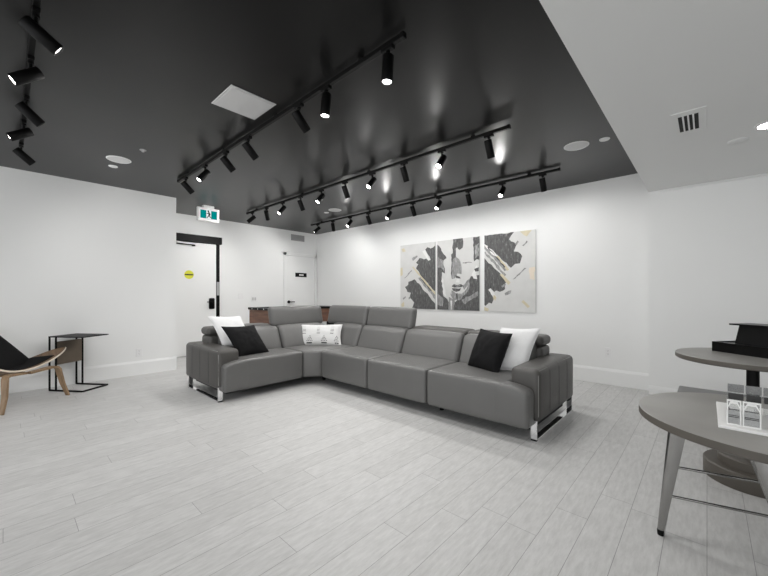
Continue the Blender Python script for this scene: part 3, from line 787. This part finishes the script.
# ------------------------------------------------------------------ shell chair at the left edge
chair = thing('shell_lounge_chair', 'three legged bent plywood lounge chair with black pads at the left edge', 'chair', V(-3.98, 3.77))
def S(s, t, d=0.0):
    dep = .50 * max(0, 1 - abs(s) ** 2.4) ** .62 + .004
    l = -3.86 + .07 * s * s - .05 * abs(s) ** 9 - t * dep
    z = 3.77 + .45 * s
    h = .376 + .175 * abs(s) ** 2.1 - .08 * t * (1 - s * s)
    return V(l, z, h + d)
def sheet(F, n, m, th, s0=-1, s1=1, t0=0, t1=1, mi_edge=1, nrm=None):
    bm = B(); top = {}; bot = {}
    for i in range(n + 1):
        for j in range(m + 1):
            s = s0 + (s1 - s0) * i / n; t = t0 + (t1 - t0) * j / m
            e = 1e-3
            ds = F(s + e, t) - F(s - e, t); dt = F(s, t + e) - F(s, t - e); N = ds.cross(dt)
            N = N.normalized() if N.length > 1e-12 else Vector((0, 0, 1))
            if N.z < 0: N = -N
            p = F(s, t); k = th if not callable(th) else th(s, t)
            top[i, j] = bm.verts.new(p); bot[i, j] = bm.verts.new(p - N * k)
    for i in range(n):
        for j in range(m):
            bm.faces.new((top[i, j], top[i + 1, j], top[i + 1, j + 1], top[i, j + 1]))
            bm.faces.new((bot[i, j], bot[i, j + 1], bot[i + 1, j + 1], bot[i + 1, j]))
    ring = [(i, 0) for i in range(n)] + [(n, j) for j in range(m)] + [(i, m) for i in range(n, 0, -1)] + [(0, j) for j in range(m, 0, -1)]
    for a, b in zip(ring, ring[1:] + ring[:1]):
        bm.faces.new((top[a], bot[a], bot[b], top[b])).material_index = mi_edge
    return bm
build('seat_shell', sheet(S, 36, 10, .018), [M['ply'], M['ply_edge']], chair, True)
def pad_th(s, t): return .002
def SP(s, t):
    q = max(0, (1 - (s / .80) ** 2) * (1 - ((t - .54) / .44) ** 2)) ** .4
    return S(s * .95, t, .003 + .018 * q)
build('seat_pad', sheet(SP, 30, 10, .006, -.78, .78, .12, .97, 0), M['black_fabric'], chair, True)
def BK(q, b, off=0.0):
    wid = .335 * (1 - .50 * max(0, b) ** 1.15) * min(1, .72 + .28 * (max(0, b) / .10) ** .5)
    l = -4.09 - .36 * b - .05 * (1 - q * q)
    return V(l + .75 * off, 3.77 + wid * q * 1.0 + .0, .352 + .46 * b + .62 * off)
build('back_shell', sheet(lambda q, b: BK(q, b), 20, 14, .016), [M['ply'], M['ply_edge']], chair, True)
def BP(q, b):
    k = max(0, (1 - q * q) * (1 - (2 * b - 1) ** 2)) ** .4
    return BK(q * 1.02, -.01 + b * 1.02, .004 + .035 * k)
build('back_pad', sheet(BP, 20, 14, .006, mi_edge=0), M['black_fabric'], chair, True)
def strip(path, wdir, w, th, m, name, par):
    """bent laminated strip: path of (point, width factor)"""
    bm = B(); rings = []; wd = Vector(wdir).normalized(); pts = [Vector(p[0]) for p in path]
    for i, (p, k) in enumerate(path):
        d = (pts[min(i + 1, len(pts) - 1)] - pts[max(i - 1, 0)]).normalized(); n = d.cross(wd).normalized()
        hw = w * k / 2; rings.append([bm.verts.new(Vector(p) + wd * a * hw + n * b * th / 2) for a, b in ((-1, -1), (1, -1), (1, 1), (-1, 1))])
    for a, b in zip(rings, rings[1:]):
        for k in range(4): bm.faces.new((a[k], a[(k + 1) % 4], b[(k + 1) % 4], b[k]))
    bm.faces.new(rings[0]); bm.faces.new(rings[-1][::-1])
    return build(name, bm, m, par)
for sg in (-1, 1):
    f = (-3.745, 3.425) if sg < 0 else (-3.711, 4.11)
    tz = f[1] - sg * .075
    path = [(V(f[0], f[1], 0), .55), (V(f[0] - .02, f[1] - sg * .05, .16), .8), (V(f[0] - .045, tz, .325), 1.0), (V(f[0] - .055, tz - sg * .015, .35), 1), (V(f[0] - .065, tz - sg * .05, .358), 1), (V(f[0] - .12, 3.77, .335), 1)]
    strip(path, rt_, .062, .022, M['leg_wood'], 'leg', chair)
path = [(V(-4.52, 3.77, 0), .55), (V(-4.45, 3.77, .16), .8), (V(-4.38, 3.77, .27), 1), (V(-4.33, 3.77, .297), 1), (V(-4.2, 3.77, .305), 1), (V(-3.9, 3.77, .335), 1)]
strip(path, fw, .075, .022, M['leg_wood'], 'leg', chair)
strip([(V(-4.0, 3.77, .31), 1), (V(-4.14, 3.77, .315), 1), (V(-4.24, 3.77, .40), 1), (V(-4.36, 3.77, .55), .8)], fw, .10, .02, M['ply'], 'back_support', chair)

# ------------------------------------------------------------------ black C shaped side table
A0 = Vector((-5.918, .372, 0)); ab = Vector((.815, .58, 0)).normalized(); ad = Vector((-ab.y, ab.x, 0)); ht = .668; wl, dl = .46, .33
st = thing('side_table', 'black metal C frame side table with brown sling against the left wall', 'table', A0 + ab * .2 + ad * .13)
q = .019; up_ = Vector((0, 0, 1))
def bb(p0, p1, name='frame_bar'): return build(name, bar(B(), p0, p1, q), M['black_metal'], st)
z0v, z1v = up_ * .008, up_ * (ht - .010)
for base, nm in ((A0, 'post'), (A0 + ad * dl, 'post'), (A0 + ab * .09, 'post'), (A0 + ab * .09 + ad * dl, 'post')):
    bb(base + z0v, base + z1v, nm)
bm = B()
for zz in (z0v,):
    bar(bm, A0 + zz, A0 + ab * wl + zz, q); bar(bm, A0 + ad * dl + zz, A0 + ad * dl + ab * wl + zz, q)
    bar(bm, A0 + ab * wl + zz, A0 + ab * wl + ad * dl + zz, q)
build('base_frame', bm, M['black_metal'], st)
bm = B(); a = A0 - ab * .008 - ad * .008
prism(bm, [a + up_ * (ht - .012), a + ab * (wl + .016) + up_ * (ht - .012), a + ab * (wl + .016) + ad * (dl + .016) + up_ * (ht - .012), a + ad * (dl + .016) + up_ * (ht - .012)], up_ * .012)
build('tabletop', bm, M['black_metal'], st)
bm = B()
for off in (.055, .09):
    pts = [A0 + ab * (.012 + off * .85) + ad * .012 + up_ * z for z in (.325, .60)]
    a, b = pts; d = ad * (dl - .024)
    prism(bm, [a, b, b + ab * .005, a + ab * .005], d)
prism(bm, [A0 + ab * .058 + ad * .012 + up_ * .318, A0 + ab * .094 + ad * .012 + up_ * .318, A0 + ab * .094 + ad * .012 + up_ * .326, A0 + ab * .058 + ad * .012 + up_ * .326], ad * (dl - .024))
build('sling', bm, M['sling'], st)

# ------------------------------------------------------------------ lower round table with splayed metal legs
tc = V(1.715, 1.555); hT = .62; RT = .472
t1 = thing('round_table', 'lower round grey table with splayed metal legs at the right edge', 'table', tc, TH)
build('tabletop', lathe(B(), [(0, hT), (RT - .006, hT), (RT, hT - .004)], 72, tc), M['concrete'], t1, True)
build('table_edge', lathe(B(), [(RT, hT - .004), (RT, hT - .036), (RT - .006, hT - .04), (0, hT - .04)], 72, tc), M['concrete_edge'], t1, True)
ring = lathe(B(), [(.30, hT - .04), (.30, hT - .06), (.27, hT - .06), (.27, hT - .04)], 48, tc)
build('apron_ring', ring, M['brushed'], t1, True)
legs = []
for dg, d2 in ((153, 154), (217, 241), (332, 332), (37, 37)):
    db = rt_ * math.cos(R(d2)) + fw * math.sin(R(d2))
    dv = rt_ * math.cos(R(dg)) + fw * math.sin(R(dg)); sv_ = Vector((-dv.y, dv.x, 0))
    top = tc + dv * .32 + up_ * (hT - .045); bot = tc + db * .39
    bm = B(); rings = []
    for k in range(9):
        f = k / 8; p = top.lerp(bot + up_ * .028, f); w = .037 * (1 - f) + .013 * f; dp = .030 * (1 - f) + .012 * f
        # folded channel section: rounded outside, open inside
        sec = [(-w, -dp), (-w, dp * .2), (-w * .55, dp), (0, dp * 1.15), (w * .55, dp), (w, dp * .2), (w, -dp), (w * .8, -dp), (w * .8, 0), (w * .4, dp * .62), (-w * .4, dp * .62), (-w * .8, 0), (-w * .8, -dp)]
        rings.append([bm.verts.new(p + sv_ * a + dv * b) for a, b in sec])
    n = len(rings[0])
    for a, b in zip(rings, rings[1:]):
        for k in range(n): bm.faces.new((a[k], a[(k + 1) % n], b[(k + 1) % n], b[k]))
    bm.faces.new(rings[0]); bm.faces.new(rings[-1][::-1])
    lg = build('leg', bm, M['brushed'], t1, True)
    f = B(); cyl(f, bot, bot + up_ * .026, .013, .015, 18); build('foot_cap', f, M['black_metal'], lg, True)
    legs.append((top, bot))
for i, j, hh in ((0, 2, .345), (0, 2, .20), (1, 3, .33), (1, 3, .215)):
    a = legs[i]; b = legs[j]
    g = lambda l: l[1].lerp(l[0], (hh) / (hT - .045))
    build('brace', tube(B(), [g(a), (g(a) + g(b)) / 2, g(b)], .0065, 10), M['brushed'], t1, True)

# acrylic model on the lower table
ac = thing('acrylic_model', 'small white and clear acrylic display of upright panels on the lower round table', 'display', (.23, 2.28, hT))
mx, my = .035, 2.056
build('base_plate', box(B(), mx, mx + .40, my, my + .44, hT, hT + .012, .002), M['white_card'], ac)
def upright(x0, x1, y, h, kind):
    z = hT + .012
    p = build('acrylic_panel', box(B(), x0, x1, y, y + .006, z, z + h, .001), M['acrylic'], ac)
    if kind == 'front':
        bm = B(); e = .004
        box(bm, x0, x0 + e, y - .004, y, z, z + h); box(bm, x1 - e, x1, y - .004, y, z, z + h); box(bm, x0 + e, x1 - e, y - .004, y, z + h - e * 1.6, z + h); box(bm, x0 + e, x1 - e, y - .004, y, z, z + e)
        build('white_frame', bm, M['white_card'], p)
        bm = B(); xm = (x0 + x1) / 2; w = (x1 - x0) / 2
        prism(bm, [(xm - w * .9, y - .002, z + h * .62), (xm - w * .45, y - .002, z + h * .84), (xm + w * .45, y - .002, z + h * .84), (xm + w * .9, y - .002, z + h * .62), (xm + w * .9, y - .002, z + h * .68), (xm + w * .5, y - .002, z + h * .93), (xm - w * .5, y - .002, z + h * .93), (xm - w * .9, y - .002, z + h * .68)], (0, .0015, 0))
        build('arch', bm, M['white_card'], p)
        bm = B()
        for k, zz in enumerate((.30, .36, .60)): box(bm, x0 + .006, x1 - .006, y - .0025, y - .0005, z + h * zz, z + h * (zz + (.025, .02, .03)[k]))
        build('print', bm, M['print_dark'], p)
        build('card', box(B(), x0 + e, x1 - e, y + .0055, y + .0075, z + .004, z + h * .55), M['print_pale'], p)
    else:
        bm = B(); box(bm, x0 + .002, x1 - .002, y - .0012, y + .0002, z + h * .42, z + h * .66); build('print', bm, M['print_dark'], p)
        build('card', box(B(), x0 + .001, x1 - .001, y + .0058, y + .0078, z + h * .70, z + h * .99), M['print_grey'], p)
for x0, x1 in ((.062, .106), (.110, .163), (.185, .238), (.243, .30)): upright(x0, x1, my + .045, .105, 'front')
for x0, x1 in ((.073, .128), (.133, .185), (.19, .262), (.267, .33)): upright(x0, x1, my + .30, .125, 'back')
for x in (.068, .16, .24, .325): build('side_fin', box(B(), x, x + .004, my + .051, my + .30, hT + .012, hT + .075, .001), M['acrylic'], ac)

# ------------------------------------------------------------------ taller pedestal table behind
pc = V(2.34, 2.22); hP = .79; RP = .38
t2 = thing('pedestal_table', 'taller round grey pedestal table with black post behind the lower table', 'table', pc)
build('tabletop', lathe(B(), [(0, hP), (RP - .004, hP), (RP, hP - .004)], 72, pc), M['concrete'], t2, True)
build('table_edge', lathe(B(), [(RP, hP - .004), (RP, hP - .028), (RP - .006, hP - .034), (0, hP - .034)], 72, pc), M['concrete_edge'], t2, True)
build('post', cyl(B(), pc + up_ * .15, pc + up_ * (hP - .03), .030, n=28), M['black_metal'], t2, True)
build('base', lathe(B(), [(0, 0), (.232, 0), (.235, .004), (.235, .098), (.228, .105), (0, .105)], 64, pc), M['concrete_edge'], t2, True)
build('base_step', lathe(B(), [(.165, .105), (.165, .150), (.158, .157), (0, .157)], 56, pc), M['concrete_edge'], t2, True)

# black case with upright block on the pedestal table
c0 = V(2.30, 2.455); av = (rt_ * .16 + fw * -.987).normalized(); bv = (rt_ * .987 + fw * .16).normalized()
cs = thing('tabletop_case', 'black case with upright block and overhanging lid on the taller round table', 'case', c0 + av * .2 + bv * .13 + up_ * hP)
def obx(bm, a0, a1, b0, b1, z0, z1, sl=0.0):
    P = lambda a, b, z: c0 + av * a + bv * b + up_ * z
    pts = [P(a0, b0, z0), P(a1, b0, z0), P(a1, b1, z0), P(a0, b1, z0)]
    tp = [P(a0 + sl, b0 + sl, z1), P(a1 - sl, b0 + sl, z1), P(a1 - sl, b1, z1), P(a0 + sl, b1, z1)]
    a = [bm.verts.new(p) for p in pts]; b = [bm.verts.new(p) for p in tp]
    bm.faces.new(a[::-1]); bm.faces.new(b)
    for k in range(4): bm.faces.new((a[k], a[(k + 1) % 4], b[(k + 1) % 4], b[k]))
    return bm
build('tray', obx(B(), 0, .42, 0, .235, hP, hP + .058), M['black_gloss'], cs)
bm = B(); obx(bm, 0, .42, 0, .012, hP + .058, hP + .066); obx(bm, 0, .012, .012, .235, hP + .058, hP + .066); obx(bm, .408, .42, .012, .235, hP + .058, hP + .066)
build('tray_rim', bm, M['black_gloss'], cs)
build('block', obx(B(), .078, .40, .085, .22, hP + .058, hP + .186, .016), M['black_gloss'], cs)
build('lid', obx(B(), .066, .42, .055, .235, hP + .186, hP + .196), M['black_gloss'], cs)
bm = B(); obx(bm, .05, .12, .028, .036, hP + .058, hP + .064); obx(bm, .17, .21, .03, .038, hP + .058, hP + .064)
build('chrome_strip', bm, M['chrome'], cs)

# low grey bench behind the tables
bn = thing('low_bench', 'low grey bench by the right wall, mostly hidden behind the round tables', 'bench', (.6, 4.22, 0))
build('seat_slab', box(B(), -.20, 1.4, 4.0, 4.44, .235, .30, .008), M['bench'], bn)
build('end_panel', box(B(), -.20, -.15, 4.01, 4.43, 0, .235, .004), M['bench'], bn)
build('end_panel', box(B(), 1.35, 1.40, 4.01, 4.43, 0, .235, .004), M['bench'], bn)

# ------------------------------------------------------------------ camera and view
cam = bpy.data.cameras.new('camera'); cam.sensor_width = 36; cam.lens = 36 * 350 / 768.0; cam.shift_y = 6 / 768.0; cam.clip_start = .05
co = bpy.data.objects.new('camera', cam); COL.objects.link(co); co.location = (0, 0, HC); co.rotation_euler = (R(90), 0, TH)
SC.camera = co
w = bpy.data.worlds.new('world'); SC.world = w; w.use_nodes = True
w.node_tree.nodes['Background'].inputs[0].default_value = (.97, .985, 1, 1); w.node_tree.nodes['Background'].inputs[1].default_value = 3.4
SC.view_settings.view_transform = 'Standard'; SC.view_settings.look = 'None'; SC.view_settings.gamma = 1; SC.view_settings.use_curve_mapping = False
SC.view_settings.exposure = -0.20
SC.cycles.max_bounces = 10; SC.cycles.diffuse_bounces = 6; SC.cycles.glossy_bounces = 4; SC.cycles.use_denoising = True
SC.cycles.sample_clamp_indirect = 6
